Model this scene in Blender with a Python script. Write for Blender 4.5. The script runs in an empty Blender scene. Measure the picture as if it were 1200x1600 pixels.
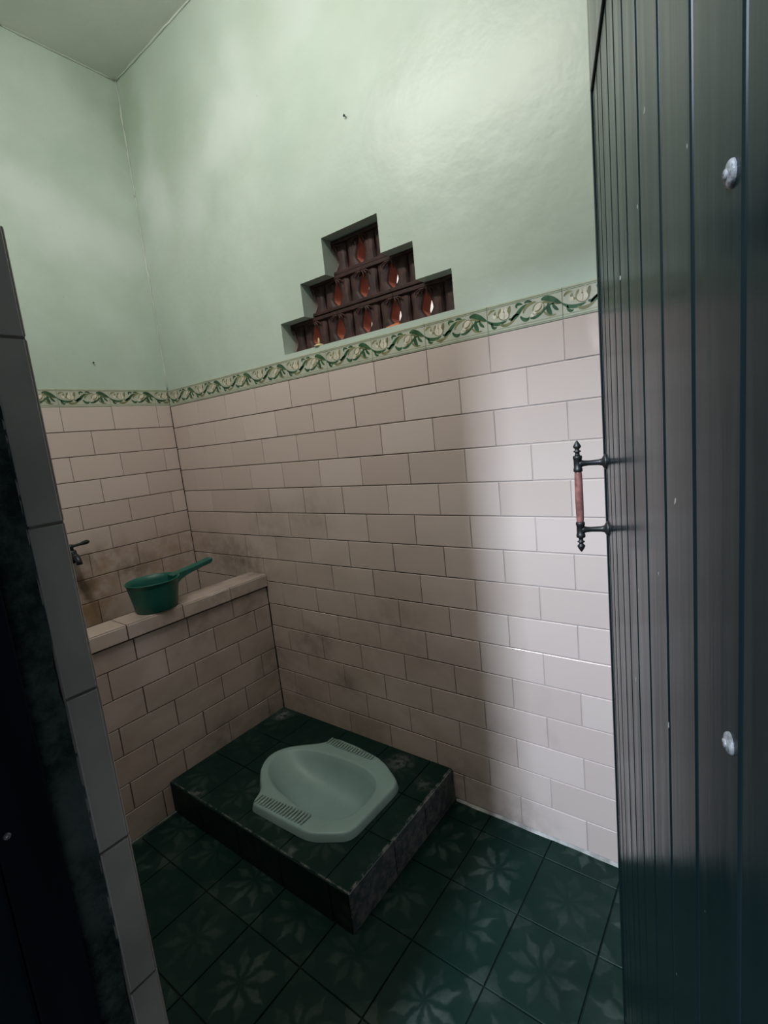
import bpy, bmesh, math, random
from mathutils import Vector, Matrix
random.seed(7)
SC = bpy.context.scene
COL = SC.collection

# ------------------------------------------------------------------ camera
cam_d = bpy.data.cameras.new('camera')
cam = bpy.data.objects.new('camera', cam_d); COL.objects.link(cam)
R = ((0.79679352, 0.59518345, -0.10429161),
     (0.00949366, -0.1849059, -0.98271037),
     (-0.60417709, 0.78202715, -0.1529823))
CAM = Vector((2.20988761, -1.31053853, 1.26416724))
m = Matrix.Identity(4)
for i in range(3):
    m[i][0] = R[0][i]; m[i][1] = -R[1][i]; m[i][2] = -R[2][i]; m[i][3] = CAM[i]
cam.matrix_world = m
cam_d.sensor_fit = 'VERTICAL'; cam_d.sensor_height = 36.0; cam_d.sensor_width = 27.0
cam_d.lens = 770.671728 / 1600 * 36.0
cam_d.clip_start = 0.02; cam_d.clip_end = 60
SC.camera = cam

# ------------------------------------------------------------------ view, world, lights
SC.view_settings.view_transform = 'Standard'
SC.view_settings.look = 'None'
SC.view_settings.exposure = 0.0
SC.view_settings.gamma = 1.0
SC.view_settings.use_curve_mapping = False

world = bpy.data.worlds.new('world'); SC.world = world
world.use_nodes = True
bg = world.node_tree.nodes['Background']
bg.inputs[0].default_value = (0.62, 0.80, 0.86, 1)
bg.inputs[1].default_value = 0.05


def area(name, loc, target, sx, sy, power, col, spread=180):
    d = bpy.data.lights.new(name, 'AREA'); d.shape = 'RECTANGLE'
    d.size = sx; d.size_y = sy; d.energy = power; d.color = col
    d.spread = math.radians(spread)
    o = bpy.data.objects.new(name, d); COL.objects.link(o)
    o.location = loc
    o.rotation_euler = (Vector(target) - Vector(loc)).to_track_quat('-Z', 'Y').to_euler()
    return o


# daylight of the sky gap over the yard wall, falling in through the door
area('yard_daylight', (1.60, -3.7, 3.4), (1.66, 0, 0.7), 0.34, 1.3, 235, (0.71, 0.85, 1.0))
# added light, placed only to mirror a small bright patch in the tiles
area('tile_patch_light', (0.78, -3.7, 2.32), (1.9, 0, 1.45), 0.55, 0.84, 11, (1, 1, 1))
# added fill light high over the door; no lamp is visible there
area('room_fill_light', (1.18, -1.03, 2.74), (1.12, 0, 1.62), 1.0, 0.10, 15.4, (1.0, 0.96, 0.90))
# daylight outside, behind the pierced blocks
area('outside_vent_daylight', (0.80, 0.40, 3.3), (0.80, 1.5, 1.9), 1.6, 0.5, 52, (1.0, 0.97, 0.94))


# ------------------------------------------------------------------ materials
class NT:
    def __init__(s, name):
        s.m = bpy.data.materials.new(name); s.m.use_nodes = True
        s.t = s.m.node_tree; s.n = s.t.nodes; s.n.clear()
        s.out = s.n.new('ShaderNodeOutputMaterial')
        s.b = s.n.new('ShaderNodeBsdfPrincipled')
        s.t.links.new(s.b.outputs[0], s.out.inputs[0])
        s._pos = None

    def link(s, a, b): s.t.links.new(a, b)

    def val(s, sock, v):
        if hasattr(v, 'links'): s.link(v, sock)
        elif isinstance(v, (tuple, list)) and len(v) == 3 and sock.type == 'RGBA': sock.default_value = (*v, 1)
        else: sock.default_value = v

    def pos(s):
        if s._pos is None:
            s._pos = s.n.new('ShaderNodeTexCoord').outputs['Object']
        return s._pos

    def xyz(s, v=None):
        k = s.n.new('ShaderNodeSeparateXYZ'); s.link(v or s.pos(), k.inputs[0])
        return k.outputs

    def math(s, op, a, b=0.0, c=0.0, clamp=False):
        k = s.n.new('ShaderNodeMath'); k.operation = op; k.use_clamp = clamp
        s.val(k.inputs[0], a); s.val(k.inputs[1], b)
        if op in ('MULTIPLY_ADD', 'PINGPONG', 'COMPARE', 'SMOOTH_MIN', 'WRAP'): s.val(k.inputs[2], c)
        return k.outputs[0]

    def noise(s, scale, detail=4, rough=0.55, vec=None, stretch=None, dist=0.0):
        k = s.n.new('ShaderNodeTexNoise'); k.inputs['Scale'].default_value = scale
        k.inputs['Detail'].default_value = detail; k.inputs['Roughness'].default_value = rough
        k.inputs['Distortion'].default_value = dist
        v = vec or s.pos()
        if stretch:
            mp = s.n.new('ShaderNodeMapping'); mp.inputs['Scale'].default_value = stretch
            s.link(v, mp.inputs[0]); v = mp.outputs[0]
        s.link(v, k.inputs['Vector'])
        return k.outputs['Fac']

    def ramp(s, v, a, b, lo=0.0, hi=1.0, smooth=True):
        k = s.n.new('ShaderNodeMapRange'); k.interpolation_type = 'SMOOTHSTEP' if smooth else 'LINEAR'
        s.val(k.inputs[0], v); k.inputs[1].default_value = a; k.inputs[2].default_value = b
        k.inputs[3].default_value = lo; k.inputs[4].default_value = hi
        return k.outputs[0]

    def mix(s, f, a, b, blend='MIX'):
        k = s.n.new('ShaderNodeMix'); k.data_type = 'RGBA'; k.blend_type = blend
        s.val(k.inputs[0], f)
        ca = [i for i in k.inputs if i.type == 'RGBA']
        s.val(ca[0], a); s.val(ca[1], b)
        return [o for o in k.outputs if o.type == 'RGBA'][0]

    def blob(s, c, r, edge=0.0, sc=(1, 1, 1), warp=None):
        """1 at c falling to 0 at distance r"""
        v = s.pos()
        if warp is not None:
            a = s.n.new('ShaderNodeVectorMath'); a.operation = 'ADD'
            s.link(v, a.inputs[0]); s.link(warp, a.inputs[1]); v = a.outputs[0]
        d = s.n.new('ShaderNodeVectorMath'); d.operation = 'SUBTRACT'
        s.link(v, d.inputs[0]); d.inputs[1].default_value = c
        e = s.n.new('ShaderNodeVectorMath'); e.operation = 'MULTIPLY'
        s.link(d.outputs[0], e.inputs[0]); e.inputs[1].default_value = sc
        l = s.n.new('ShaderNodeVectorMath'); l.operation = 'LENGTH'; s.link(e.outputs[0], l.inputs[0])
        return s.ramp(l.outputs['Value'], r, edge)

    def warp(s, scale, amp):
        k = s.n.new('ShaderNodeTexNoise'); k.inputs['Scale'].default_value = scale; k.inputs['Detail'].default_value = 3
        s.link(s.pos(), k.inputs['Vector'])
        a = s.n.new('ShaderNodeVectorMath'); a.operation = 'SUBTRACT'
        s.link(k.outputs['Color'], a.inputs[0]); a.inputs[1].default_value = (.5, .5, .5)
        b = s.n.new('ShaderNodeVectorMath'); b.operation = 'SCALE'; s.link(a.outputs[0], b.inputs[0]); b.inputs['Scale'].default_value = amp
        return b.outputs[0]

    def rnd(s):
        return s.n.new('ShaderNodeNewGeometry').outputs['Random Per Island']

    def bump(s, h, strength=0.3, dist=0.002):
        k = s.n.new('ShaderNodeBump'); k.inputs['Strength'].default_value = strength
        k.inputs['Distance'].default_value = dist
        s.link(h, k.inputs['Height']); s.link(k.outputs[0], s.b.inputs['Normal'])

    def done(s, col, rough=0.5, spec=0.5, metal=0.0, coat=0.0):
        s.val(s.b.inputs['Base Color'], col); s.val(s.b.inputs['Roughness'], rough)
        s.val(s.b.inputs['Specular IOR Level'], spec); s.b.inputs['Metallic'].default_value = metal
        if coat: s.b.inputs['Coat Weight'].default_value = coat; s.b.inputs['Coat Roughness'].default_value = 0.08
        return s.m


def plain(name, col, rough=0.5, spec=0.5, metal=0.0, var=0.25, scale=30, bump=0.0):
    k = NT(name)
    n = k.noise(scale, 4)
    c = k.mix(k.ramp(n, .3, .7), tuple(x * (1 - var) for x in col), tuple(min(1, x * (1 + var)) for x in col))
    if bump: k.bump(n, bump)
    return k.done(c, rough, spec, metal)


def mat_tile():
    k = NT('pink_beige_wall_tile')
    r = k.rnd()
    c = k.mix(r, (.61, .495, .455), (.69, .575, .535))
    p = k.xyz()
    # grime: grows towards the floor, in soft cloudy patches
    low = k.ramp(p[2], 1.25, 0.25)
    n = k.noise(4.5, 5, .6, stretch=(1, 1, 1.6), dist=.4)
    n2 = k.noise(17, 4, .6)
    away = k.ramp(p[0], 1.78, 1.25)  # keeps the daylit end of the wall paler in the tile colour
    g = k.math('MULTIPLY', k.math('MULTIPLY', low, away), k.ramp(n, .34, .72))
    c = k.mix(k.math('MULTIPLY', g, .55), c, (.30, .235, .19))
    c = k.mix(k.math('MULTIPLY', k.math('MULTIPLY', low, away), .52), c, (.36, .285, .225))  # even brown darkening towards the floor, away from the daylit end
    w = k.warp(9, .12)
    def st(cn, rad, amt, col, sc=(1, 1, 1)):
        nonlocal c
        f = k.math('MULTIPLY', k.blob(cn, rad, 0, sc, w), k.math('MULTIPLY', k.ramp(n2, .25, .70), amt * .85))
        c = k.mix(f, c, col)
    G = (.16, .13, .105); O = (.30, .17, .075)
    for cn, rad, amt in [((.40, 0, .78), .17, .95), ((.22, 0, .80), .22, .7), ((.86, 0, 1.0), .2, .42), ((.60, 0, .95), .25, .4),
                         ((.76, 0, .46), .16, .75), ((.92, 0, .33), .11, .8), ((1.2, 0, .62), .22, .35), ((.62, 0, .2), .2, .5),
                         ((1.50, 0, .3), .2, .25), ((1.0, 0, .12), .2, .45), ((1.42, 0, .1), .14, .6), ((1.60, 0, .02), .2, .5)]:
        st(cn, rad, amt, G, (1, 1, 1.3))
    for cn, rad, amt in [((0, -.50, .76), .20, .95), ((0, -.38, .86), .17, .7), ((0, -.2, .78), .22, .65), ((0, -.05, .85), .2, .5), ((0, -.55, .62), .22, .95)]:
        st(cn, rad, amt, O)
    for cn, rad, amt in [((0, -.52, .78), .10, .95), ((0, -.30, .80), .10, .8), ((0, -.40, .90), .06, .8), ((.52, -.1, .62), .13, .7), ((.52, -.35, .63), .16, .6), ((.52, -.05, .35), .14, .6),
                         ((.52, -.30, .12), .2, .65), ((.52, -.08, .12), .12, .7), ((.53, -.22, .71), .12, .5), ((.53, -.5, .71), .12, .45), ((.47, -.05, .73), .15, .35)]:
        st(cn, rad, amt, G)
    # old water marks on the brighter part of the long wall
    for cn, rad in [((1.66, 0, .62), .05), ((1.70, 0, .45), .06), ((1.74, 0, .34), .04)]:
        st(cn, rad, .3, (.42, .33, .33), (2.2, 1, .6))
    rough = k.ramp(n, .3, .8, .06, .20)
    k.bump(k.noise(14, 2, .5), .03, .003)
    return k.done(c, rough, .5)


def mat_grout():
    k = NT('dirty_grout')
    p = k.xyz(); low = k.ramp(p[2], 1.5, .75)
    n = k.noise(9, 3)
    bright = k.ramp(p[0], 1.35, 1.75)  # grout paled where the daylight falls, painted into its colour
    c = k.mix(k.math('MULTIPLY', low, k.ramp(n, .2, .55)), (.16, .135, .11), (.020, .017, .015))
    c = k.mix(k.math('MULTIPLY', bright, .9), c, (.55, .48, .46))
    return k.done(c, .9, .2)


def mat_plaster():
    k = NT('pale_green_wall_paint')
    w = k.warp(5, .22)
    n = k.noise(1.7, 5, .6, dist=.3); n2 = k.noise(6, 4)
    c = k.mix(k.ramp(n, .3, .72), (.445, .535, .465), (.555, .64, .575))
    c = k.mix(k.math('MULTIPLY', k.ramp(n2, .45, .75), .3), c, (.50, .54, .46))
    wash = (.69, .735, .715)
    for cn, rad, amt, sc in [((.16, 0, 2.35), .28, .75, (1.8, 1, 1)), ((.62, 0, 2.42), .42, .55, (1, 1, 2.6)), ((.95, 0, 2.6), .4, .4, (1, 1, 2.6)),
                             ((0, -.25, 2.18), .36, .7, (1, 1, 2.4)), ((0, -.45, 2.3), .3, .6, (1, 1, 2.4)), ((.4, 0, 2.25), .3, .45, (1.5, 1, 1.5))]:
        c = k.mix(k.math('MULTIPLY', k.blob(cn, rad, 0.05, sc, w), amt), c, wash)
    for cn, rad, amt, sc in [((.05, 0, 2.72), .28, .55, (2, 1, .8)), ((.9, 0, 2.62), .2, .3, (1, 1, 1)), ((.35, 0, 2.5), .3, .35, (1, 1, 1))]:
        c = k.mix(k.math('MULTIPLY', k.blob(cn, rad, 0, sc, w), amt), c, (.27, .36, .24))
    # scattered dark specks of damp
    v = k.noise(60, 1)
    c = k.mix(k.math('MULTIPLY', k.ramp(v, .80, .86), .6), c, (.05, .06, .05))
    k.bump(k.noise(7, 4, .6), .25, .012)
    return k.done(c, .36, .45)


def mat_ceiling():
    k = NT('grey_white_ceiling')
    n = k.noise(2.2, 5, .6)
    c = k.mix(k.ramp(n, .3, .7), (.66, .69, .63), (.74, .75, .69))
    k.bump(k.noise(9, 3), .25, .01)
    return k.done(c, .8, .2)


PZ_ = .1124


def mat_floor(name, gx, gy, px, py, worn, wear_c=(.085, .11, .098), plane='xy', base=((.0036, .017, .0135), (.0064, .023, .0185)), edge=False):
    """dark green glazed tile with a faded eight-petal star"""
    k = NT(name)
    p = k.xyz()
    a, b = {'xy': (p[0], p[1]), 'yz': (p[1], p[2]), 'xz': (p[0], p[2])}[plane]
    a = k.math('ADD', a, k.math('MULTIPLY', k.math('SUBTRACT', k.noise(26, 2), .5), .030)); b = k.math('ADD', b, k.math('MULTIPLY', k.math('SUBTRACT', k.noise(24, 2, vec=None, stretch=(1.1, 1.2, 1)), .5), .030))
    u = k.math('SUBTRACT', k.math('FRACT', k.math('DIVIDE', k.math('SUBTRACT', a, gx), px)), .5)
    v = k.math('SUBTRACT', k.math('FRACT', k.math('DIVIDE', k.math('SUBTRACT', b, gy), py)), .5)
    th = k.math('ARCTAN2', v, u)
    r = k.math('SQRT', k.math('ADD', k.math('MULTIPLY', u, u), k.math('MULTIPLY', v, v)))
    ph = k.math('SUBTRACT', k.math('MODULO', k.math('ADD', th, math.pi * 2 + math.pi / 8), math.pi / 4), math.pi / 8)
    px_ = k.math('MULTIPLY', r, k.math('COSINE', ph)); py_ = k.math('ABSOLUTE', k.math('MULTIPLY', r, k.math('SINE', ph)))
    lim = k.math('MINIMUM', k.math('MULTIPLY', k.math('SUBTRACT', px_, .045), .36), k.math('MULTIPLY', k.math('SUBTRACT', .45, px_), .42))
    star = k.ramp(k.math('SUBTRACT', lim, py_), -.012, .030)
    au = k.math('ABSOLUTE', u); av = k.math('ABSOLUTE', v)
    # corner kites
    cs = k.math('ADD', au, av); cd = k.math('ABSOLUTE', k.math('SUBTRACT', au, av))
    cl = k.math('MINIMUM', k.math('SUBTRACT', cs, .74), k.math('SUBTRACT', .20, cd))
    corner = k.ramp(cl, 0, .03)
    pat = k.math('MAXIMUM', star, k.math('MULTIPLY', corner, .6))
    n = k.noise(5.5, 5, .62); n2 = k.noise(40, 3)
    f = k.math('MULTIPLY', pat, k.math('MULTIPLY', k.ramp(n, .38, .64, .10, 1.0), k.ramp(n2, .2, .7, .45, 1)))
    f = k.math('MULTIPLY', f, k.math('MULTIPLY', k.ramp(k.rnd(), 0, 1, .25, 1.0, False), worn))
    c = k.mix(k.ramp(k.noise(3.2, 4), .35, .7), base[0], base[1])
    c = k.mix(k.math('MULTIPLY', k.ramp(n, .5, .8), .35), c, (.05, .07, .06))
    c = k.mix(f, c, wear_c)
    if edge:
        e = k.math('MAXIMUM', k.ramp(p[0], 1.369, 1.377), k.ramp(p[1], -.5465, -.5535))
        e = k.math('MULTIPLY', e, k.ramp(k.noise(38, 4, .7), .42, .62))
        w = k.warp(22, .05)
        for cn, rad, am in (((.565, -.055, PZ_), .06, .8), ((1.20, -.065, PZ_), .07, .55), ((1.33, -.12, PZ_), .05, .4), ((1.15, -.535, PZ_), .03, .6), ((.66, -.54, PZ_), .04, .5)):
            e = k.math('MAXIMUM', e, k.math('MULTIPLY', k.blob(cn, rad, 0, (1, 1, 1), w), k.math('MULTIPLY', k.ramp(k.noise(45, 3), .35, .6), am)))
        c = k.mix(e, c, (.16, .17, .16))
    k.bump(n2, .08, .003)
    return k.done(c, k.ramp(n, .3, .7, .30, .55), .13)


M = {}
M['tile'] = mat_tile(); M['grout'] = mat_grout(); M['plaster'] = mat_plaster(); M['ceiling'] = mat_ceiling()
M['reveal'] = plain('shaded_reveal_tile', (.40, .355, .33), .35, .4, var=.18, scale=5)  # darker copy of the wall tile; the jamb's shade is in the colour
M['floor'] = mat_floor('dark_green_star_floor_tile', 1.516, -.485, .2, .2025, .62)
M['plat_top'] = mat_floor('dark_green_star_platform_tile', .506, 0, .2, .1835, .35, edge=True)
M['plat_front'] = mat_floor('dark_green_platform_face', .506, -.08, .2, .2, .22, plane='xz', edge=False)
M['plat_side'] = mat_floor('lit_blue_grey_platform_face', 0, -.05, .1835, .17, .5, (.15, .18, .19), plane='yz', base=((.040, .062, .066), (.085, .110, .118)), edge=True)  # made paler than the front face: the light on this side is painted in
M['floor_grout'] = plain('black_floor_grout', (.006, .014, .012), .8, .2)
M['skirt_grout'] = plain('pale_grout_line', (.42, .41, .39), .7, .3, var=.4, scale=18)
k = NT('pale_plaster_ridge')
n = k.noise(11, 3, .6)
M['ridge'] = k.done(k.mix(k.ramp(n, .63, .68), k.mix(k.ramp(k.noise(4, 3), .35, .65), (.44, .50, .43), (.62, .66, .60)), (.06, .065, .05)), .7, .2)
M['seam'] = plain('black_mould_seam', (.020, .018, .015), .9, .1, var=.5, scale=25)
M['white_wall'] = plain('white_outdoor_wall', (.74, .72, .70), .8, .2, var=.08, scale=6)
M['skirt_dull'] = plain('dull_green_grout_line', (.10, .12, .11), .7, .3, var=.4, scale=18)
M['concrete'] = plain('grey_concrete', (.22, .22, .21), .9, .2, var=.3, scale=6, bump=.3)
k = NT('mossy_black_green_plaster')
n = k.noise(22, 6, .7); 
c = k.mix(k.ramp(n, .38, .66), (.014, .028, .026), (.085, .112, .104))
c = k.mix(k.math('MULTIPLY', k.ramp(k.noise(5, 3), .5, .7), .7), c, (.13, .155, .150))
k.bump(n, .9, .012); M['moss'] = k.done(c, .85, .2)


def mat_door(name, a, b, rough=.34):
    k = NT(name)
    g = k.noise(3.2, 5, .6, stretch=(14, 14, .8))
    c = k.mix(k.ramp(g, .3, .7), a, b)
    sp = k.noise(55, 1, .4)
    c = k.mix(k.math('MULTIPLY', k.ramp(sp, .775, .80), .8), c, (.35, .36, .34))
    k.bump(g, .08, .002)
    return k.done(c, k.ramp(g, .3, .7, rough - .05, rough + .05), .06)


M['door'] = mat_door('dark_slate_door_paint', (.0035, .0105, .0125), (.008, .0155, .0170), .20)
M['door_dark'] = mat_door('black_blue_frame_paint', (.004, .008, .013), (.008, .014, .020), .45)
M['iron'] = plain('dark_bronze_iron', (.045, .045, .048), .42, .5, .7)
M['grip'] = plain('red_brown_wood_grip', (.24, .10, .085), .4, .5, var=.45, scale=60)
M['bolt'] = plain('weathered_zinc', (.21, .21, .22), .55, .4, .3, var=.5, scale=220, bump=.6)
M['ceramic'] = plain('pale_sea_green_ceramic', (.245, .36, .335), .45, .5, var=.06, scale=8)
M['tread'] = plain('pale_sea_green_ceramic_worn', (.245, .34, .30), .4, .4, var=.15, scale=60)
M['drain'] = plain('dark_drain', (.02, .03, .028), .4)
M['dipper'] = plain('green_plastic', (.005, .098, .074), .45, .5, var=.1, scale=12)
M['tap'] = plain('black_plastic', (.010, .018, .022), .35, .5)
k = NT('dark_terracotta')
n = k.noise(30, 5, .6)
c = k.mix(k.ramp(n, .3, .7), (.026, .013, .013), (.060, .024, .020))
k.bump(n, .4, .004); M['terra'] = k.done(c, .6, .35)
M['terra_in'] = plain('lit_orange_terracotta', (.42, .12, .065), .7, .3, var=.2)  # sides of the holes; the daylight on the clay is painted as orange
M['mortar'] = plain('dark_mortar', (.05, .035, .035), .9, .2)
M['yellow'] = plain('pale_yellow_plastic', (.62, .52, .28), .5, .4, var=.2)
M['orange'] = plain('orange_plastic', (.70, .20, .09), .5, .4, var=.1)
M['b_base'] = plain('cream_green_border_glaze', (.50, .51, .42), .2, .5, var=.08, scale=14)
M['b_edge'] = plain('olive_border_line', (.26, .30, .19), .25, .5, var=.2)
M['b_leaf'] = plain('dark_green_print', (.040, .105, .050), .25, .5, var=.35, scale=50)
M['b_olive'] = plain('olive_brown_print', (.22, .215, .11), .25, .5, var=.3, scale=50)
M['b_cream'] = plain('cream_print', (.70, .64, .53), .25, .5, var=.12, scale=60)


# ------------------------------------------------------------------ mesh helpers
def obj(name, bm, mats, parent=None, smooth=False, loc=None):
    me = bpy.data.meshes.new(name); bmesh.ops.recalc_face_normals(bm, faces=bm.faces[:]) if smooth != 'keep' else None
    bm.to_mesh(me); bm.free()
    for mt in (mats if isinstance(mats, (list, tuple)) else [mats]): me.materials.append(M[mt])
    if smooth is True:
        for p in me.polygons: p.use_smooth = True
    o = bpy.data.objects.new(name, me); COL.objects.link(o)
    if parent: o.parent = parent
    if loc: o.location = loc
    return o


def struct(name, bm, mats, parent=None, smooth=False):
    o = obj(name, bm, mats, parent, smooth)
    if not parent: o['kind'] = 'structure'
    return o


def tag(o, label, cat, group=None):
    o['label'] = label; o['category'] = cat
    if group: o['group'] = group
    return o


def thing(name, label, cat, loc=(0, 0, 0), rot=(0, 0, 0), group=None):
    o = bpy.data.objects.new(name, None); COL.objects.link(o); o.empty_display_size = .05
    o.location = loc; o.rotation_euler = rot
    return tag(o, label, cat, group)


def box(bm, x0, x1, y0, y1, z0, z1, mat=0, bev=0.0):
    vs = [bm.verts.new((x, y, z)) for x in (x0, x1) for y in (y0, y1) for z in (z0, z1)]
    fs = [bm.faces.new([vs[i] for i in q]) for q in ((0, 1, 3, 2), (4, 6, 7, 5), (0, 4, 5, 1), (2, 3, 7, 6), (0, 2, 6, 4), (1, 5, 7, 3))]
    for f in fs: f.material_index = mat
    if bev:
        es = list({e for f in fs for e in f.edges})
        r = bmesh.ops.bevel(bm, geom=es, offset=bev, segments=2, affect='EDGES', profile=.5)
        for f in r['faces']: f.material_index = mat
    return vs


def lathe(bm, prof, n=32, axis=None, mat=0, cap0=False, cap1=False):
    """prof: (radius, height) along axis matrix z"""
    A = axis or Matrix.Identity(4); rings = []
    for r, h in prof:
        rings.append([bm.verts.new(A @ Vector((r * math.cos(2 * math.pi * i / n), r * math.sin(2 * math.pi * i / n), h))) for i in range(n)])
    for a, b in zip(rings, rings[1:]):
        for i in range(n):
            bm.faces.new((a[i], a[(i + 1) % n], b[(i + 1) % n], b[i])).material_index = mat
    if cap0: bm.faces.new(rings[0][::-1]).material_index = mat
    if cap1: bm.faces.new(rings[-1]).material_index = mat


def tube(bm, pts, rad, n=10, mat=0):
    pts = [Vector(p) for p in pts]; rings = []
    rad = rad if isinstance(rad, (list, tuple)) else [rad] * len(pts)
    for i, p in enumerate(pts):
        t = (pts[min(i + 1, len(pts) - 1)] - pts[max(i - 1, 0)]).normalized()
        up = Vector((0, 0, 1)) if abs(t.z) < .9 else Vector((1, 0, 0))
        a = t.cross(up).normalized(); b = t.cross(a)
        rings.append([bm.verts.new(p + (a * math.cos(2 * math.pi * j / n) + b * math.sin(2 * math.pi * j / n)) * rad[i]) for j in range(n)])
    for a, b in zip(rings, rings[1:]):
        for j in range(n): bm.faces.new((a[j], a[(j + 1) % n], b[(j + 1) % n], b[j])).material_index = mat
    bm.faces.new(rings[0][::-1]).material_index = mat; bm.faces.new(rings[-1]).material_index = mat


def along(p, d):
    """matrix with z along d at p"""
    q = Vector(d).to_track_quat('Z', 'Y').to_matrix().to_4x4(); q.translation = Vector(p); return q


def tiles(bm, O, U, V, N, us, vs_rows, thick=.004, gap=.0016, bev=.0012, jit=.0006, mat=0, tilt=.0008, gapu=None):
    """us: function(row) -> list of joint coordinates; vs_rows: list of (v0, v1)"""
    O, U, V, N = Vector(O), Vector(U), Vector(V), Vector(N)
    for r, (v0, v1) in enumerate(vs_rows):
        j = us(r)
        for u0, u1 in zip(j, j[1:]):
            if u1 - u0 < .006: continue
            gu = (gap if gapu is None else gapu) * random.uniform(.75, 1.25)
            a0, a1, b0, b1 = u0 + gu, u1 - gu, v0 + gap, v1 - gap
            t = [thick + random.uniform(-jit, jit) + s * random.uniform(0, tilt) for s in (1, 1, 1, 1)]
            base = [bm.verts.new(O + U * x + V * y) for x, y in ((a0, b0), (a1, b0), (a1, b1), (a0, b1))]
            mid = [bm.verts.new(O + U * x + V * y + N * (h - bev)) for (x, y), h in zip(((a0, b0), (a1, b0), (a1, b1), (a0, b1)), t)]
            c0, c1, d0, d1 = a0 + bev, a1 - bev, b0 + bev, b1 - bev
            top = [bm.verts.new(O + U * x + V * y + N * h) for (x, y), h in zip(((c0, d0), (c1, d0), (c1, d1), (c0, d1)), t)]
            fs = [bm.faces.new(top)]
            for i in range(4):
                fs.append(bm.faces.new((mid[i], mid[(i + 1) % 4], top[(i + 1) % 4], top[i])))
                fs.append(bm.faces.new((base[i], base[(i + 1) % 4], mid[(i + 1) % 4], mid[i])))
            for f in fs: f.material_index = mat


def joints(off, step, lo, hi):
    js = [lo]; k_ = math.ceil((lo - off) / step)
    while off + k_ * step < hi - 1e-6:
        x = off + k_ * step
        if x > lo + .004: js.append(x)
        k_ += 1
    return js + [hi]


# ------------------------------------------------------------------ room dimensions
XB = 2.55       # end wall behind the door leaf
YF = -1.096     # inner face of the wall with the door
ZC = 2.875
XJ = 1.587      # left jamb
XR = 2.245      # right jamb
ROWS = [(1.4 - .1 * i, 1.5 - .1 * i) for i in range(15)]
T = .004

# floor -----------------------------------------------------------
bm = bmesh.new(); box(bm, -.12, 2.75, -1.17, .12, -.10, -.0150); struct('floor', bm, 'floor_grout')
bm = bmesh.new()
ys = [-.08 - .2025 * i for i in range(-1, 7)]
ys = sorted({max(-1.16, min(-.001, -.0800 + .0 - .2025 * i + .0)) for i in range(-1, 7)})
tiles(bm, (0, 0, -.0150), (1, 0, 0), (0, 1, 0), (0, 0, 1), lambda r: joints(1.516, .2, .52, XB), list(zip(ys, ys[1:])), thick=.0045, gap=.0016, tilt=.0006)
o = struct('floor_tiles', bm, 'floor'); o.name = 'floor_tiles'; o.parent = bpy.data.objects['floor']

# ceiling ---------------------------------------------------------
bm = bmesh.new(); box(bm, -.12, 2.67, -1.17, .12, ZC, ZC + .08); struct('ceiling', bm, 'ceiling')

# wall_right: long wall with the stepped opening --------------------
VENT = [(.8154, 1.5235, 1.592, 1.702), (.9375, 1.405, 1.702, 1.809), (1.057, 1.289, 1.809, 1.922)]
bm = bmesh.new()
xs = sorted({-.12, .8154, .9375, 1.057, 1.289, 1.405, 1.5235, 2.67})
zs = [-.10, 1.592, 1.702, 1.809, 1.922, 2.95]
def open_(xm, zm): return any(a < xm < b and c < zm < d for a, b, c, d in VENT)
TH = .13
cache = {}
def gv(x, y, z):
    kx = (round(x, 5), y, round(z, 5))
    if kx not in cache: cache[kx] = bm.verts.new((x, y, z))
    return cache[kx]
for i in range(len(xs) - 1):
    for j in range(len(zs) - 1):
        xm, zm = (xs[i] + xs[i + 1]) / 2, (zs[j] + zs[j + 1]) / 2
        if open_(xm, zm): continue
        for y in (0, TH):
            bm.faces.new([gv(xs[i], y, zs[j]), gv(xs[i + 1], y, zs[j]), gv(xs[i + 1], y, zs[j + 1]), gv(xs[i], y, zs[j + 1])])
        for dx, dz in ((-1, 0), (1, 0), (0, -1), (0, 1)):
            ii, jj = i + dx, j + dz
            inside = 0 <= ii < len(xs) - 1 and 0 <= jj < len(zs) - 1
            if inside and not open_((xs[ii] + xs[ii + 1]) / 2, (zs[jj] + zs[jj + 1]) / 2): continue
            if dx: x = xs[i + (dx > 0)]; q = [(x, zs[j]), (x, zs[j + 1])]
            else: z = zs[j + (dz > 0)]; q = [(xs[i], z), (xs[i + 1], z)]
            bm.faces.new([gv(q[0][0], 0, q[0][1]), gv(q[1][0], 0, q[1][1]), gv(q[1][0], TH, q[1][1]), gv(q[0][0], TH, q[0][1])])
wall_right = struct('wall_right', bm, 'plaster')


def dado(parent, O, U, N, lo, hi, off, zoff=0.0, rows=ROWS, name='tile_dado', flip=False):
    bm = bmesh.new(); O, U, N = Vector(O), Vector(U), Vector(N)
    # grout bed
    z0 = rows[-1][0] + zoff; z1 = rows[0][1] + zoff
    q = [O + U * a + Vector((0, 0, z)) + N * n_ for n_ in (0, .0030) for a, z in ((lo, z0), (hi, z0), (hi, z1), (lo, z1))]
    v = [bm.verts.new(p) for p in q]
    for f in ((4, 5, 6, 7), (0, 1, 5, 4), (1, 2, 6, 5), (2, 3, 7, 6), (3, 0, 4, 7)): bm.faces.new([v[i] for i in f]).material_index = 1
    tiles(bm, O + Vector((0, 0, zoff)), U, (0, 0, 1), N, lambda r: joints(off + (.1 if r % 2 else 0), .2, lo, hi), rows, thick=.0046, gapu=.0009)
    return obj(name, bm, ['tile', 'grout'], parent)


dado(wall_right, (0, 0, 0), (1, 0, 0), (0, -1, 0), T, XB, .0218)
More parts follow.
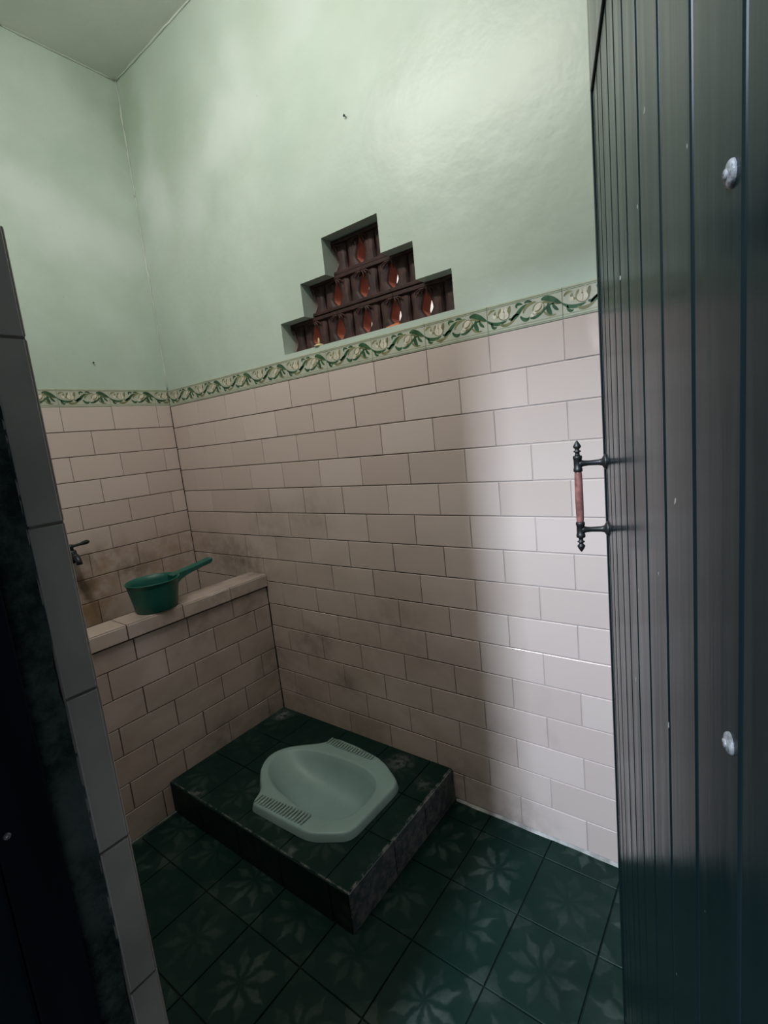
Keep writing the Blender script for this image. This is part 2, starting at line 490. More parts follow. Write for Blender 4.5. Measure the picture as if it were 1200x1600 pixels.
# wall_left -------------------------------------------------------
bm = bmesh.new(); box(bm, -.12, 0, -1.17, 0, -.10, 2.95); wall_left = struct('wall_left', bm, 'plaster')
dado(wall_left, (0, 0, 0), (0, -1, 0), (1, 0, 0), T, -YF, .0734, .008)
# wall_front (with the doorway) ----------------------------------
bm = bmesh.new()
box(bm, 0, XJ - .012, -1.162, YF, -.10, 2.95)
box(bm, XR, 2.67, -1.162, YF, -.10, 2.95)
box(bm, XJ - .012, XR, -1.162, YF, 2.00, 2.95)
wall_front = struct('wall_front', bm, 'plaster')
dado(wall_front, (0, YF, 0), (1, 0, 0), (0, 1, 0), T, XJ - .012, .0218)
# wall_back -------------------------------------------------------
bm = bmesh.new(); box(bm, XB, 2.67, -1.10, 0, -.10, 2.95); wall_back = struct('wall_back', bm, 'plaster')
dado(wall_back, (XB, 0, 0), (0, -1, 0), (-1, 0, 0), T, -YF, .05)

# tiled reveal of the left jamb + raw plaster strip + timber ----------
bm = bmesh.new()
box(bm, XJ - .0125, XJ - .0035, -1.1285, YF + .004, -.015, 1.5, 1)
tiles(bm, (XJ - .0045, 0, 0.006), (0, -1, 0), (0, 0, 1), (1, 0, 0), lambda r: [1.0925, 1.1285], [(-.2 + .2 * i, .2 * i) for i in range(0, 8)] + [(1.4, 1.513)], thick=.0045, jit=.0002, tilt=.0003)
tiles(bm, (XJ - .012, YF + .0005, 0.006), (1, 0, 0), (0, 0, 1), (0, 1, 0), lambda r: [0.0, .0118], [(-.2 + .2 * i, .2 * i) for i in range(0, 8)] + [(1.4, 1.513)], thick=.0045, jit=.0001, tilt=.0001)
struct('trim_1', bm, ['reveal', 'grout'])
bm = bmesh.new()
nz, ny = 150, 6
g = []
for i in range(nz + 1):
    z = -.012 + 2.01 * i / nz; row = []
    for j in range(ny + 1):
        e = .0045 * math.sin(z * 23) * math.sin(z * 7 + 1) + random.uniform(-.0012, .0012)
        y = -1.1265 + (e if j == 0 else 0) - (.0355 * j / ny)
        row.append(bm.verts.new((XJ - .0125 + (.007 if 0 < j < ny else .0085 if j == 0 else 0) + random.uniform(0, .002), y, z)))
    g.append(row)
for a, b in zip(g, g[1:]):
    for j in range(ny): bm.faces.new((a[j], a[j + 1], b[j + 1], b[j]))
struct('trim_2', bm, 'moss', smooth=True)
bm = bmesh.new()
box(bm, 1.50, XJ + .003, -1.2155, -1.1625, -.012, 2.06, 0, .002)
box(bm, 1.46, XJ + .006, -1.262, -1.2165, -.012, 2.06, 0, .0035)
trim3 = struct('trim_3', bm, 'door_dark')


def bolt(parent, p, d, r=.006):
    bm = bmesh.new(); A = along(p, d)
    lathe(bm, [(r, -.001), (r, .0008), (r * .88, .0018), (r * .6, .0024), (0.0008, .0026)], 18, A)
    lathe(bm, [(r * .42, .0022), (r * .38, .0034), (.0006, .0036)], 6, A)
    return obj('bolt', bm, 'bolt', parent, True)


bolt(trim3, (XJ + .003, -1.205, .895), (1, 0, 0), .0035)

# ------------------------------------------------------------------ border frieze with printed tulips
BL, BH = .2, .075


def frieze(name, O, U, N, lo, hi, off, mirror=False, z0=1.5):
    bm = bmesh.new(); O, U, N = Vector(O), Vector(U), Vector(N)
    def P(u, v, h): return O + U * u + Vector((0, 0, z0 + v)) + N * h
    def poly(pts, h, mat):
        pts = [(min(max(u, lo), hi), v) for u, v in pts]
        a = sum(pts[i][0] * pts[(i + 1) % len(pts)][1] - pts[(i + 1) % len(pts)][0] * pts[i][1] for i in range(len(pts))) / 2
        if abs(a) < 2e-7: return
        try: bm.faces.new([bm.verts.new(P(u, v, h)) for u, v in pts]).material_index = mat
        except ValueError: pass
    def stroke(pts, w, h, mat):
        n = len(pts)
        for i in range(n - 1):
            def side(k_):
                a = pts[max(k_ - 1, 0)]; b = pts[min(k_ + 1, n - 1)]
                dx, dy = b[0] - a[0], b[1] - a[1]; l = math.hypot(dx, dy) or 1
                ww = (w(k_ / (n - 1)) * 1.2) if callable(w) else w
                return (pts[k_][0] - dy / l * ww, pts[k_][1] + dx / l * ww), (pts[k_][0] + dy / l * ww, pts[k_][1] - dx / l * ww)
            a0, a1 = side(i); b0, b1 = side(i + 1)
            poly([a0, a1, b1, b0], h, mat)
    def bez(a, b, c, d, n=12):
        return [tuple((1 - t) ** 3 * a[k_] + 3 * (1 - t) ** 2 * t * b[k_] + 3 * (1 - t) * t * t * c[k_] + t ** 3 * d[k_] for k_ in (0, 1)) for t in [i / n for i in range(n + 1)]]
    def ell(cx, cy, rx, ry, rot=0, n=16):
        return [(cx + rx * math.cos(t) * math.cos(rot) - ry * math.sin(t) * math.sin(rot), cy + rx * math.cos(t) * math.sin(rot) + ry * math.sin(t) * math.cos(rot)) for t in [2 * math.pi * i / n for i in range(n)]]
    js = joints(off, BL, lo, hi)
    tiles(bm, O + Vector((0, 0, z0)), U, (0, 0, 1), N, lambda r: js, [(0, BH)], thick=.0052, gap=.0006, bev=.0010, jit=.0001, tilt=0.0)
    # back bed
    q = [O + U * a + Vector((0, 0, z0 + z)) + N * n_ for n_ in (0, .0035) for a, z in ((lo, 0), (hi, 0), (hi, BH), (lo, BH))]
    v = [bm.verts.new(p) for p in q]
    for f in ((4, 5, 6, 7), (0, 1, 5, 4), (1, 2, 6, 5), (2, 3, 7, 6), (3, 0, 4, 7)): bm.faces.new([v[i] for i in f]).material_index = 1
    H = .00545
    k0 = math.floor((lo - off) / BL)
    while off + k0 * BL < hi:
        b = off + k0 * BL; k0 += 1
        if b + BL < lo: continue
        def t(u, v_): return (b + (BL - u if mirror else u), v_)
        def S(pts, w, h, mat): stroke([t(*p) for p in pts], w, h, mat)
        def F(pts, h, mat): poly([t(*p) for p in pts], h, mat)
        lo_, hi_ = 0.0008, BL - .0008
        for v0, v1, mt in ((.0685, .0712, 1), (.0655, .0665, 2), (.0095, .0110, 1), (.0030, .0052, 1)):
            F([(lo_, v0), (hi_, v0), (hi_, v1), (lo_, v1)], H, mt)
        leafw = lambda W: (lambda s: W * (math.sin(math.pi * min(1, s * .92 + .08)) ** .8) + .0004)
        # main scrolling vine
        S(bez((.000, .037), (.018, .020), (.040, .022), (.056, .028)), leafw(.0034), H + .0001, 2)
        S(bez((.060, .030), (.085, .020), (.085, .055), (.118, .056)), leafw(.0040), H + .0001, 2)
        S(bez((.118, .020), (.140, .012), (.150, .040), (.180, .044)), leafw(.0030), H + .0001, 2)
        S(bez((.148, .058), (.165, .064), (.180, .050), (.200, .037)), leafw(.0052), H + .0002, 2)
        S(bez((.150, .050), (.168, .056), (.182, .040), (.199, .039)), leafw(.0036), H + .0001, 3)
        # curls and hanging leaves
        S(bez((.012, .030), (.010, .016), (.022, .012), (.026, .018)), leafw(.0026), H + .0001, 2)
        S(bez((.036, .022), (.044, .012), (.062, .016), (.078, .026)), leafw(.0030), H + .0002, 3)
        S(bez((.084, .052), (.078, .064), (.092, .062), (.100, .058)), leafw(.0026), H + .0001, 2)
        S(bez((.092, .030), (.100, .016), (.112, .016), (.116, .024)), leafw(.0036), H + .0002, 2)
        S(bez((.100, .036), (.104, .052), (.120, .058), (.136, .056)), leafw(.0028), H + .0002, 3)
        S(bez((.166, .046), (.162, .030), (.170, .022), (.172, .016)), leafw(.0046), H + .0002, 2)
        S(bez((.176, .044), (.178, .032), (.186, .028), (.190, .024)), leafw(.0030), H + .0001, 2)
        S(bez((.024, .056), (.020, .044), (.030, .038), (.036, .044)), leafw(.0020), H + .0001, 3)
        S(bez((.066, .022), (.072, .034), (.078, .038), (.090, .036)), leafw(.0024), H + .0001, 2)
        S(bez((.104, .060), (.112, .064), (.120, .062), (.126, .056)), leafw(.0022), H + .0001, 2)
        S(bez((.004, .052), (.008, .060), (.016, .062), (.024, .060)), leafw(.0022), H + .0001, 3)
        S(bez((.154, .028), (.160, .018), (.172, .014), (.184, .016)), leafw(.0024), H + .0001, 3)
        # tulip
        F(ell(.0475, .043, .0165, .0135, -.25), H + .0003, 3)
        S(bez((.040, .060), (.034, .050), (.036, .042), (.046, .036)), leafw(.0040), H + .0004, 3)
        S(bez((.066, .062), (.062, .056), (.064, .046), (.056, .036)), leafw(.0032), H + .0004, 3)
        F(ell(.0475, .0425, .0135, .0110, -.25), H + .0005, 4)
        F([(.038, .048), (.043, .064), (.049, .050)], H + .0006, 4)
        F([(.045, .050), (.055, .0635), (.058, .047)], H + .0006, 4)
        S(bez((.047, .034), (.050, .042), (.050, .050), (.047, .056)), .0006, H + .0007, 3)
        # second flower
        F(ell(.140, .040, .0165, .0135, .5), H + .0003, 3)
        F(ell(.141, .041, .0130, .0105, .5), H + .0005, 4)
        F(ell(.131, .033, .0075, .0055, .7), H + .0006, 4)
        S(bez((.131, .034), (.140, .030), (.150, .038), (.150, .050)), leafw(.0016), H + .0007, 3)
        F(ell(.124, .026, .0050, .0040), H + .0006, 4)
        F(ell(.021, .044, .0055, .0070, .3), H + .0002, 4)
        F(ell(.022, .050, .0030, .0030), H + .0004, 3)
    o = obj(name, bm, ['b_base', 'b_edge', 'b_leaf', 'b_olive', 'b_cream'], None, 'keep'); o['kind'] = 'structure'
    for p in o.data.polygons: pass
    return o


frieze('trim_4', (0, 0, 0), (1, 0, 0), (0, -1, 0), .0055, XB - .006, .0218)
frieze('trim_5', (0, 0, 0), (0, -1, 0), (1, 0, 0), .0060, -YF - .006, .0734, True, 1.504)

# black seams where the tiled faces meet
bm = bmesh.new(); box(bm, .0040, .0072, -.0072, -.0040, .55, 1.5); struct('trim_8', bm, 'seam')
bm = bmesh.new(); box(bm, .5190, .5222, -.0075, -.0040, PZ_, .674); struct('trim_9', bm, 'seam')
# lumpy plaster ridges where the painted walls and the ceiling meet
def ridge(name, a, b, r=.0042):
    bm = bmesh.new(); a, b = Vector(a), Vector(b); n = max(8, int((b - a).length / .03))
    pts = [a.lerp(b, i / n) + Vector([random.uniform(-.0012, .0012) for _ in range(3)]) for i in range(n + 1)]
    tube(bm, pts, [r * random.uniform(.6, 1.25) for _ in pts], 8); struct(name, bm, 'ridge', None, True)
ridge('trim_10', (.002, -.002, 1.58), (.002, -.002, ZC - .002), .0038)
ridge('trim_11', (.002, -.01, ZC - .002), (.002, -1.085, ZC - .002))
ridge('trim_12', (.01, -.002, ZC - .002), (2.54, -.002, ZC - .002))
# pale grout line along the foot of the long wall
bm = bmesh.new()
n = 60; pr = []
for i in range(n + 1):
    x = 1.385 + (XB - .01 - 1.385) * i / n; w = .0032 + .0010 * math.sin(x * 31) + random.uniform(-.0006, .0006)
    pr.append([bm.verts.new(c) for c in ((x, -.0005, .0005), (x, -.0045, -.001), (x, -.0045 - w, -.0102), (x, -.0005, -.0148))])
for a, b in zip(pr, pr[1:]):
    for j in range(3): bm.faces.new((a[j], a[j + 1], b[j + 1], b[j]))
struct('trim_6', bm, 'skirt_grout')
bm = bmesh.new()
box(bm, .5265, .5345, -1.09, -.556, -.0148, -.003, 0, .001)
struct('trim_7', bm, 'skirt_dull')

# ------------------------------------------------------------------ door leaf (open into the room)
E_ = Vector((2.005, -.431)); ud = Vector((.317, -.948)).normalized()      # free edge, direction towards the hinge
LEAF = .722
hinge = E_ + ud * LEAF
door = bpy.data.objects.new('door_1', None); COL.objects.link(door); door.empty_display_size = .1
door['kind'] = 'structure'
ang = math.atan2(-ud.y, -ud.x)          # local +x runs from hinge to free edge
door.location = (hinge.x, hinge.y, 0); door.rotation_euler = (0, 0, ang)
# local y+ is to the left of +x: the face seen by the camera
RAIL = 1.728
grooves = [.012, .035, .078, .128, .190, .245, .305, .378, .461, .545, .628]
bm = bmesh.new()
box(bm, .004, LEAF, -.030, -.006, .012, 2.0)
obj('door_core', bm, 'door', door)
bm = bmesh.new()
for a, b in zip(grooves, grooves[1:]):
    box(bm, LEAF - b + .0018, LEAF - a - .0018, -.010, .0, .014, RAIL - .0015, 0, .0028)
obj('plank_panel', bm, 'door', door)
bm = bmesh.new(); box(bm, LEAF - .012 + .001, LEAF, -.031, .002, .012, 2.0, 0, .0015); obj('edge_strip', bm, 'door', door)
bm = bmesh.new(); box(bm, .006, LEAF - .0125, -.012, .003, RAIL + .0015, 2.0, 0, .002); obj('top_rail', bm, 'door', door)
bm = bmesh.new(); box(bm, .004, LEAF - .628 - .0035, -.012, .001, .014, RAIL, 0, .0025); obj('hinge_stile', bm, 'door', door)
for z in (1.365, 1.0795):
    bolt(door, (LEAF - .6120, .000, z), (0, 1, 0), .0062)
# pull handle
hz0, hz1 = 1.072, 1.184; hx = LEAF - .020; hy = .043
bm = bmesh.new()
for z in (hz0, hz1):
    A = along((hx, 0.0, z), (0, 1, 0))
    lathe(bm, [(.0125, -.001), (.0125, .002), (.0095, .004), (.0060, .006), (.0048, .011), (.0042, .026), (.0050, .034), (.0062, .037), (.0062, .043), (.002, .046)], 20, A, 0, True, True)
    A = along((hx, hy, z), (0, 0, 1))
    lathe(bm, [(.0062, -.0135), (.0072, -.0125), (.0072, -.008), (.0064, -.007), (.0064, .007), (.0072, .008), (.0072, .0125), (.0062, .0135)], 20, A, 0, True, True)
handle = obj('pull_handle', bm, 'iron', door, True)
bm = bmesh.new()
lathe(bm, [(.0052, hz0 + .012), (.0058, hz0 + .016), (.0063, hz0 + .03), (.0065, (hz0 + hz1) / 2), (.0063, hz1 - .03), (.0058, hz1 - .016), (.0052, hz1 - .012)], 20, Matrix.Translation((hx, hy, 0)), 0, True, True)
o = obj('grip', bm, 'grip', handle, True); o['label'] = 'red brown turned grip'
for s, z in ((1, hz1 + .0125), (-1, hz0 - .0125)):
    bm = bmesh.new(); A = along((hx, hy, z), (0, 0, s))
    lathe(bm, [(.0050, 0), (.0036, .003), (.0034, .006), (.0060, .0075), (.0062, .0085), (.0036, .010), (.0034, .012), (.0060, .0145), (.0064, .0165), (.0040, .021), (.0012, .0255), (.0003, .026)], 18, A, 0, True)
    obj('finial', bm, 'iron', handle, True)

# ------------------------------------------------------------------ water trough
trough = thing('water_trough', 'beige tiled masonry water trough along the left wall with a tiled rim', 'water trough', (.47, -.5, -.011))
def lift(o):                                     # keep world coordinates under an Empty placed elsewhere
    o.matrix_parent_inverse = o.parent.matrix_basis.inverted() if False else Matrix.Translation(-Vector(o.parent.location)); return o
XF = .515
bm = bmesh.new(); box(bm, .425, XF, YF + .006, -.0055, -.012, .675); lift(obj('front_wall', bm, 'grout', trough))
bm = bmesh.new()
rows = [(.595, .673)] + [(.495 - .1 * i, .595 - .1 * i) for i in range(5)] + [(-.010, .095)]
tiles(bm, (XF, 0, 0), (0, -1, 0), (0, 0, 1), (1, 0, 0), lambda r: joints(.0847 + (.1 if r % 2 == 0 else 0), .2, .0055, -YF - .006), rows, thick=.0046)
lift(obj('front_tiles', bm, 'tile', trough))
CF, CB, CT, CZ = .5265, .412, .7285, .6765
bm = bmesh.new(); box(bm, CB, CF, YF + .006, -.0055, CZ, CT - .002)
for f in bm.faces: f.material_index = 1
js = lambda r: [.0055] + [.193 + .2053 * i for i in range(0, 5)][:5]
jt = [.0055, .193, .3985, .604, .809, -YF - .006]
tiles(bm, (CF, 0, CZ), (0, -1, 0), (0, 0, 1), (1, 0, 0), lambda r: jt, [(.001, CT - CZ - .0005)], thick=.0048, jit=.0008)
tiles(bm, (CB, 0, CT - .002), (0, -1, 0), (1, 0, 0), (0, 0, 1), lambda r: jt, [(.006, CF - CB + .0042)], thick=.0048, jit=.0008)
lift(obj('rim', bm, ['tile', 'grout'], trough))
bm = bmesh.new(); box(bm, .008, .424, YF + .008, -.008, -.012, .50); lift(obj('basin_floor', bm, 'grout', trough))

# green dipper --------------------------------------------------------
dip = thing('water_dipper', 'green plastic water dipper with long handle standing on the tiled trough rim', 'dipper', (.472, -.4620, CT + .0035))
bm = bmesh.new()
prof = [(.001, .004), (.060, .004), (.066, .006), (.0685, .010), (.0735, .040), (.0825, .088), (.0875, .108), (.0905, .1085), (.0918, .107), (.0912, .1045), (.0885, .1035), (.0862, .088), (.0772, .040), (.0720, .006), (.0690, .001), (.062, 0), (.001, 0)]
lathe(bm, prof, 56)
obj('cup', bm, 'dipper', dip, True)
bm = bmesh.new()
st = [(.070, .040, .104, .0155), (.078, .052, .106, .0155), (.088, .066, .108, .016), (.105, .078, .109, .016), (.13, .087, .111, .016), (.16, .093, .114, .0165), (.20, .099, .1185, .0165), (.236, .103, .1235, .017), (.247, .106, .1245, .0155), (.252, .111, .123, .012)]
hd = Vector((-.05, 1, 0)).normalized(); hs = Vector((1, .05, 0)).normalized()
rings = []
for d, z0, z1, w in st:
    base = hd * d; c = .004
    rings.append([bm.verts.new(base + hs * a + Vector((0, 0, z))) for a, z in ((-w, z0 + c), (-w + c, z0), (w - c, z0), (w, z0 + c), (w, z1 - c), (w - c, z1), (0, z1 - .003), (-w + c, z1), (-w, z1 - c))])
for a, b in zip(rings, rings[1:]):
    for j in range(9): bm.faces.new((a[j], a[(j + 1) % 9], b[(j + 1) % 9], b[j]))
bm.faces.new(rings[0][::-1]); bm.faces.new(rings[-1])
obj('handle', bm, 'dipper', dip)

# tap -------------------------------------------------------------------
tap = thing('water_tap', 'black plastic lever tap on the left wall above the trough', 'tap', (.0046, -.552, .925))
bm = bmesh.new(); lathe(bm, [(.021, 0), (.021, .004), (.013, .009), (.011, .03), (.0115, .05)], 24, along((0, 0, 0), (1, 0, 0)), 0, True, True); obj('inlet', bm, 'tap', tap, True)
bm = bmesh.new()
lathe(bm, [(.010, -.03), (.0165, -.024), (.0175, 0), (.016, .018), (.012, .022)], 24, Matrix.Translation((.052, 0, 0)), 0, True, True)
tube(bm, [(.052, 0, -.006), (.085, 0, -.004), (.098, 0, -.010), (.104, 0, -.022), (.104, 0, -.032)], [.012, .0115, .011, .0105, .0115], 16)
lathe(bm, [(.006, 0), (.014, .004), (.014, .012), (.006, .016)], 6, along((.075, 0, -.004), (1, 0, 0)), 0, True, True)
obj('body', bm, 'tap', tap, True)
bm = bmesh.new()
lathe(bm, [(.0085, .016), (.0085, .030), (.011, .032), (.011, .042), (.006, .045)], 20, Matrix.Translation((.052, 0, 0)), 0, True, True)
tube(bm, [(.052, 0, .037), (.050, .016, .037), (.048, .036, .038), (.047, .050, .040), (.046, .064, .041), (.046, .072, .041)], [.0075, .0055, .0055, .0085, .0090, .004], 14)
obj('lever', bm, 'tap', tap, True)

# ------------------------------------------------------------------ platform + squat toilet
PX0, PX1, PY, PZ = .521, 1.376, -.5515, .1124
TC = Vector((1.045, -.292))


def outline(pts, n):
    """resample a closed outline by rays from TC"""
    res = []
    for i in range(n):
        a = 2 * math.pi * i / n; d = Vector((math.cos(a), math.sin(a))); best = 0
        for p, q in zip(pts, pts[1:] + pts[:1]):
            p = Vector(p) - TC; q = Vector(q) - TC; e = q - p
            den = d.x * e.y - d.y * e.x
            if abs(den) < 1e-9: continue
            t = (p.x * e.y - p.y * e.x) / den; s = (p.x * d.y - p.y * d.x) / den
            if -1e-6 <= s <= 1 + 1e-6 and t > best: best = t
        res.append(best)
    return res


def smooth_r(r, k_):
    for _ in range(k_): r = [(r[i - 1] + 2 * r[i] + r[(i + 1) % len(r)]) / 4 for i in range(len(r))]
    return r


OUT = [(.912, -.493), (1.150, -.487), (1.185, -.478), (1.266, -.428), (1.276, -.40), (1.280, -.200), (1.268, -.172), (1.19, -.126), (1.14, -.108), (1.03, -.095), (.928, -.094),
       (.908, -.125), (.885, -.152), (.84, -.185), (.797, -.222), (.774, -.255), (.767, -.29), (.775, -.325), (.80, -.365), (.845, -.402), (.88, -.427), (.898, -.455)]
INN = [(.80, -.29), (.803, -.265), (.815, -.238), (.85, -.214), (.92, -.190), (1.00, -.180), (1.08, -.176), (1.145, -.181), (1.195, -.200), (1.225, -.232), (1.238, -.275), (1.238, -.32), (1.228, -.365),
       (1.205, -.400), (1.17, -.418), (1.115, -.426), (1.03, -.419), (.93, -.402), (.865, -.378), (.822, -.345), (.805, -.315)]
N_ = 160
ro = smooth_r(outline(OUT, N_), 2); ri = smooth_r(outline(INN, N_), 4)

plat = thing('toilet_platform', 'low dark green tiled platform in the corner, carrying the squat toilet', 'platform', (.95, -.28, -.011))
# top slab with a well for the bowl, made as a ring between rectangle and bowl
bm = bmesh.new()
REC = [(PX0, PY), (PX1, PY), (PX1, -.0055), (PX0, -.0055)]
rr = outline(REC, N_)
def ring(rad, z, n=N_): return [bm.verts.new((TC.x + rad[i] * math.cos(2 * math.pi * i / n), TC.y + rad[i] * math.sin(2 * math.pi * i / n), z)) for i in range(n)]
hole = [r + .012 for r in ri]
topz = PZ - .004
a0 = ring(rr, topz); a1 = ring(hole, topz); a2 = ring(hole, -.02); a3 = ring(rr, -.02)
# pull the nearest ray onto each rectangle corner
for c in REC:
    i = min(range(N_), key=lambda i: (a0[i].co.xy - Vector(c)).length)
    a0[i].co.x, a0[i].co.y = c; a3[i].co.x, a3[i].co.y = c
for p, q in ((a0, a1), (a1, a2), (a3, a0)):
    for i in range(N_): bm.faces.new((p[i], p[(i + 1) % N_], q[(i + 1) % N_], q[i]))
slab = lift(obj('body', bm, 'floor_grout', plat))
bm = bmesh.new()
xt = [PX0, .706, .906, 1.110, 1.295, PX1 + .003]; yt = [PY - .003, -.365, -.19, -.006]
tiles(bm, (0, 0, PZ - .0045), (1, 0, 0), (0, 1, 0), (0, 0, 1), lambda r: xt, list(zip(yt, yt[1:])), thick=.0046, gap=.0014, tilt=.0006)
# cut the bowl's well out of the glazed tiles
for f in bm.faces: f.normal_update()
to = lift(obj('top_tiles', bm, 'plat_top', plat))
bm = bmesh.new()
b0 = ring(hole, PZ + .03); b1 = ring(hole, PZ - .03)
for i in range(N_): bm.faces.new((b0[i], b0[(i + 1) % N_], b1[(i + 1) % N_], b1[i]))
bm.faces.new(b0); bm.faces.new(b1[::-1])
cut = obj('cutter', bm, 'grout'); lift_m = to.modifiers.new('cut', 'BOOLEAN'); lift_m.object = cut; lift_m.operation = 'DIFFERENCE'; lift_m.solver = 'EXACT'
bpy.context.view_layer.update()
me = bpy.data.meshes.new_from_object(to.evaluated_get(bpy.context.evaluated_depsgraph_get()))
to.modifiers.clear(); to.data = me
bpy.data.objects.remove(cut, do_unlink=True)
bm = bmesh.new()
tiles(bm, (0, PY, -.0105), (1, 0, 0), (0, 0, 1), (0, -1, 0), lambda r: [PX0, .706, .906, 1.110, 1.31, PX1 + .003], [(0, PZ + .0095)], thick=.0046, gap=.0012)
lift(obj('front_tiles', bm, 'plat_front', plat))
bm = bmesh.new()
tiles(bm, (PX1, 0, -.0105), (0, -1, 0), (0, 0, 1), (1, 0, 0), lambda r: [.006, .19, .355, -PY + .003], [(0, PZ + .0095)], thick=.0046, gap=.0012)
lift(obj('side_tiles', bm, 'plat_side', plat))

toilet = thing('squat_toilet', 'pale sea green ceramic squat toilet with ribbed footrests, set into the dark platform', 'toilet', (TC.x, TC.y, PZ))
bm = bmesh.new()
ZR = .139
def lerp(a, b, t): return [x + (y - x) * t for x, y in zip(a, b)]
def off_(r, d): return [x - d for x in r]
loops = [(off_(ro, -.004), PZ + .0016), (off_(ro, -.002), PZ + .010), (off_(ro, .001), ZR - .006), (off_(ro, .0035), ZR - .0015), (off_(ro, .008), ZR), (lerp(ro, ri, .4), ZR - .0005), (lerp(ro, ri, .82), ZR - .001),
         (off_(ri, -.003), ZR - .0015), (off_(ri, .001), ZR - .0045)]
rings = [ring(r, z) for r, z in loops]
# bowl: shallow at the rounded end, deep towards the square end
depth_c = Vector((1.10, -.31))
for k_ in range(1, 15):
    t = k_ / 15; fac = 1 - t; row = []
    dz = 1 - (1 - min(1, t * 1.25)) ** 3.2
    for i in range(N_):
        a = 2 * math.pi * i / N_; r0 = ri[i] - .001
        p = TC + Vector((math.cos(a), math.sin(a))) * r0
        q = p.lerp(depth_c, t)
        dep = .070 + .040 * max(0, min(1, (q.x - .80) / .42))
        row.append(bm.verts.new((q.x, q.y, ZR - .0045 - dep * dz)))
    rings.append(row)
for a, b in zip(rings, rings[1:]):
    for i in range(N_): bm.faces.new((a[i], a[(i + 1) % N_], b[(i + 1) % N_], b[i]))
bm.faces.new(rings[-1])
lift(obj('pan', bm, 'ceramic', toilet, True))
for sgn in (-1, 1):
    bm = bmesh.new()
    n = 17
    for i in range(n):
        x = .918 + .0128 * i
        if sgn < 0: ya, yb = -.4840 + .0006 * i, -.4475 + .0012 * i
        else: ya, yb = -.104 - .0006 * i, -.1400 + .0003 * i
        zt = ZR + .0026
        tube(bm, [(x - .004 * sgn * 0, ya, ZR - .001), (x, ya + (yb - ya) * .12, zt - .0004), (x, (ya + yb) / 2, zt), (x, yb - (yb - ya) * .12, zt - .0004), (x - .003, yb, ZR - .001)], [.0026, .0036, .0038, .0036, .0022], 8)
    lift(obj('footrest', bm, 'tread', toilet, True))

# ------------------------------------------------------------------ pierced clay vent blocks
BW, BHH, BD = .2345, .1075, .060


def block_mesh():
    bm = bmesh.new()
    v0, v1 = .010, .097
    def mand(t): return 0 if not 0 < t < 1 else min(1, t / .26, ((1 - t) / .62) ** .9)
    centers = [(0, .0180), (BW * .25, .0042), (BW * .5, .0180), (BW * .75, .0042), (BW, .0180)]
    nv = 14
    for (ua, wa), (ub, wb) in zip(centers, centers[1:]):
        rings = []
        for i in range(nv + 1):
            t = i / nv; v = v0 + (v1 - v0) * t
            a = ua + .0006 + wa * mand(t); b = ub - .0006 - wb * mand(t)
            if a > b - .004: mid = (a + b) / 2; a, b = mid - .002, mid + .002
            w = b - a; bul = .011 * (1 - .55 * t)
            pts = [(a, BD), (a, .016), (a + w * .12, .016 - bul * .6), (a + w * .32, .016 - bul), (a + w * .5, .018 - bul * 1.25), (a + w * .68, .016 - bul), (a + w * .88, .016 - bul * .6), (b, .016), (b, BD)]
            rings.append([bm.verts.new((u, y, v)) for u, y in pts])
        for p, q in zip(rings, rings[1:]):
            for j in range(8):
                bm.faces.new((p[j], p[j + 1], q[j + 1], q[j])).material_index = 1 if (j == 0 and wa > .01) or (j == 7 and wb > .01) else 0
            bm.faces.new((p[8], p[0], q[0], q[8]))
    box(bm, 0, BW, .004, BD, 0, v0 + .0015, 0, .002)
    box(bm, 0, BW, .004, BD, v1 - .0015, BHH, 0, .002)
    # fan of leaf ribs springing over every wide opening
    for uc in (0, BW * .5, BW):
        for s in (-1, 1):
            for sp, dp in ((.012, .030), (.023, .026), (.034, .018)):
                if not (0 <= uc + s * sp <= BW): continue
                tube(bm, [(uc + s * .002, .006, v1 - .004), (uc + s * sp * .55, .0035, v1 - .002 - dp * .15), (uc + s * sp * .9, .003, v1 - dp * .55), (uc + s * sp, .005, v1 - dp)], [.0022, .0026, .0024, .0012], 6)
    return bm


bm0 = block_mesh()
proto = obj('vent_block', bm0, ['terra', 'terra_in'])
blocks = [(1.057, 1.8115, 'pierced dark red clay vent block alone at the top of the stepped opening'),
          (.9385, 1.7045, 'left of the two pierced clay vent blocks in the middle row of the stepped opening'),
          (1.1725, 1.7045, 'right of the two pierced clay vent blocks in the middle row of the stepped opening'),
          (.8175, 1.5935, 'leftmost pierced clay vent block in the bottom row, behind the small pale yellow cap'),
          (1.0525, 1.5935, 'middle pierced clay vent block in the bottom row of the stepped opening'),
          (1.2880, 1.5935, 'rightmost pierced clay vent block in the bottom row of the stepped opening')]
for i, (x, z, lab) in enumerate(blocks):
    o = proto if i == 0 else proto.copy()
    if i: COL.objects.link(o)
    o.location = (x, .040, z)
    tag(o, lab, 'vent block', 'pierced clay vent blocks')

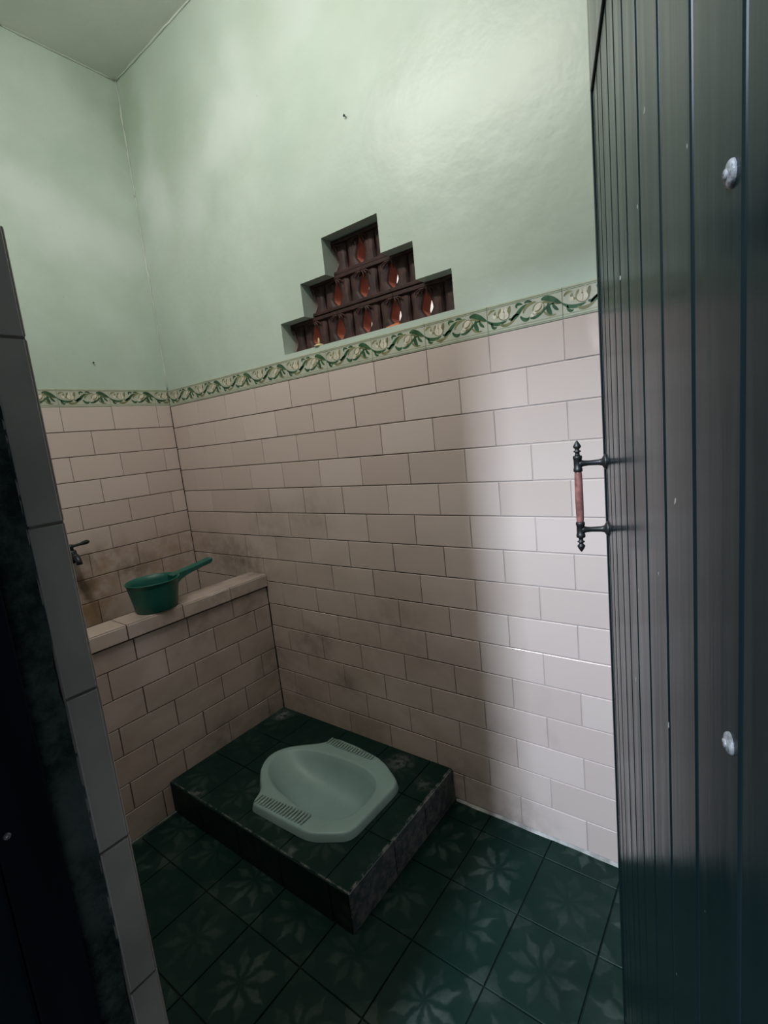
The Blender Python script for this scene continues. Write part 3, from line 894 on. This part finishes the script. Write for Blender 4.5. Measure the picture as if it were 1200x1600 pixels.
cap_o = thing('bottle_cap', 'small pale yellow cap standing on the sill of the stepped vent', 'cap', (.982, .012, 1.592))
bm = bmesh.new(); lathe(bm, [(.0165, 0), (.0185, .002), (.0180, .005), (.012, .008), (.004, .0095), (.001, .0096)], 24, None, 0, True); obj('brim', bm, 'yellow', cap_o, True)
bm = bmesh.new(); lathe(bm, [(.0048, .008), (.004, .018), (.0034, .026), (.001, .030)], 14, None, 0, True); obj('stub', bm, 'yellow', cap_o, True)
bm = bmesh.new()
prof = [(-.024, .0), (-.026, .0025), (-.010, .0050), (.012, .0070), (.026, .0068), (.027, .0)]
f0 = [bm.verts.new((x, -.008, z)) for x, z in prof]; f1 = [bm.verts.new((x, .010, z * .9)) for x, z in prof]
bm.faces.new(f0[::-1]); bm.faces.new(f1)
for i in range(6): bm.faces.new((f0[i], f0[(i + 1) % 6], f1[(i + 1) % 6], f1[i]))
bmesh.ops.bevel(bm, geom=bm.edges[:], offset=.0012, segments=2, affect='EDGES')
sp = obj('soap_sliver', bm, 'orange', None, False, (1.302, .013, 1.592)); tag(sp, 'flat orange sliver lying on the sill of the stepped vent', 'sliver')

# nails / specks left in the paint
for p, d, lab in [((1.2109, 0, 2.2177), (0, -1, 0), 'tiny dark nail in the green wall above the stepped vent'),
                  ((0, -.3127, 1.686), (1, 0, 0), 'tiny dark nail in the green left wall above the border tiles')]:
    bm = bmesh.new(); lathe(bm, [(.0012, -.002), (.0012, .006), (.0036, .0065), (.0036, .0085), (.001, .009)], 12, along((0, 0, 0), d), 0, True, True)
    o = obj('nail', bm, 'tap', None, True, p); tag(o, lab, 'nail', 'nails in the green walls')

# ------------------------------------------------------------------ the yard outside the doorway
bm = bmesh.new(); box(bm, -.6, 4.2, -4.4, -1.17, -.10, -.014); o = struct('floor_yard', bm, 'concrete')
bm = bmesh.new(); box(bm, -.6, 4.2, -4.5, -4.4, -.10, 2.3); struct('wall_yard', bm, 'concrete')
bm = bmesh.new(); box(bm, -1.6, 2.6, 1.5, 1.6, -.10, 3.0); struct('wall_vent_bounce', bm, 'white_wall')  # added white wall, bounces light into the vent holes from behind
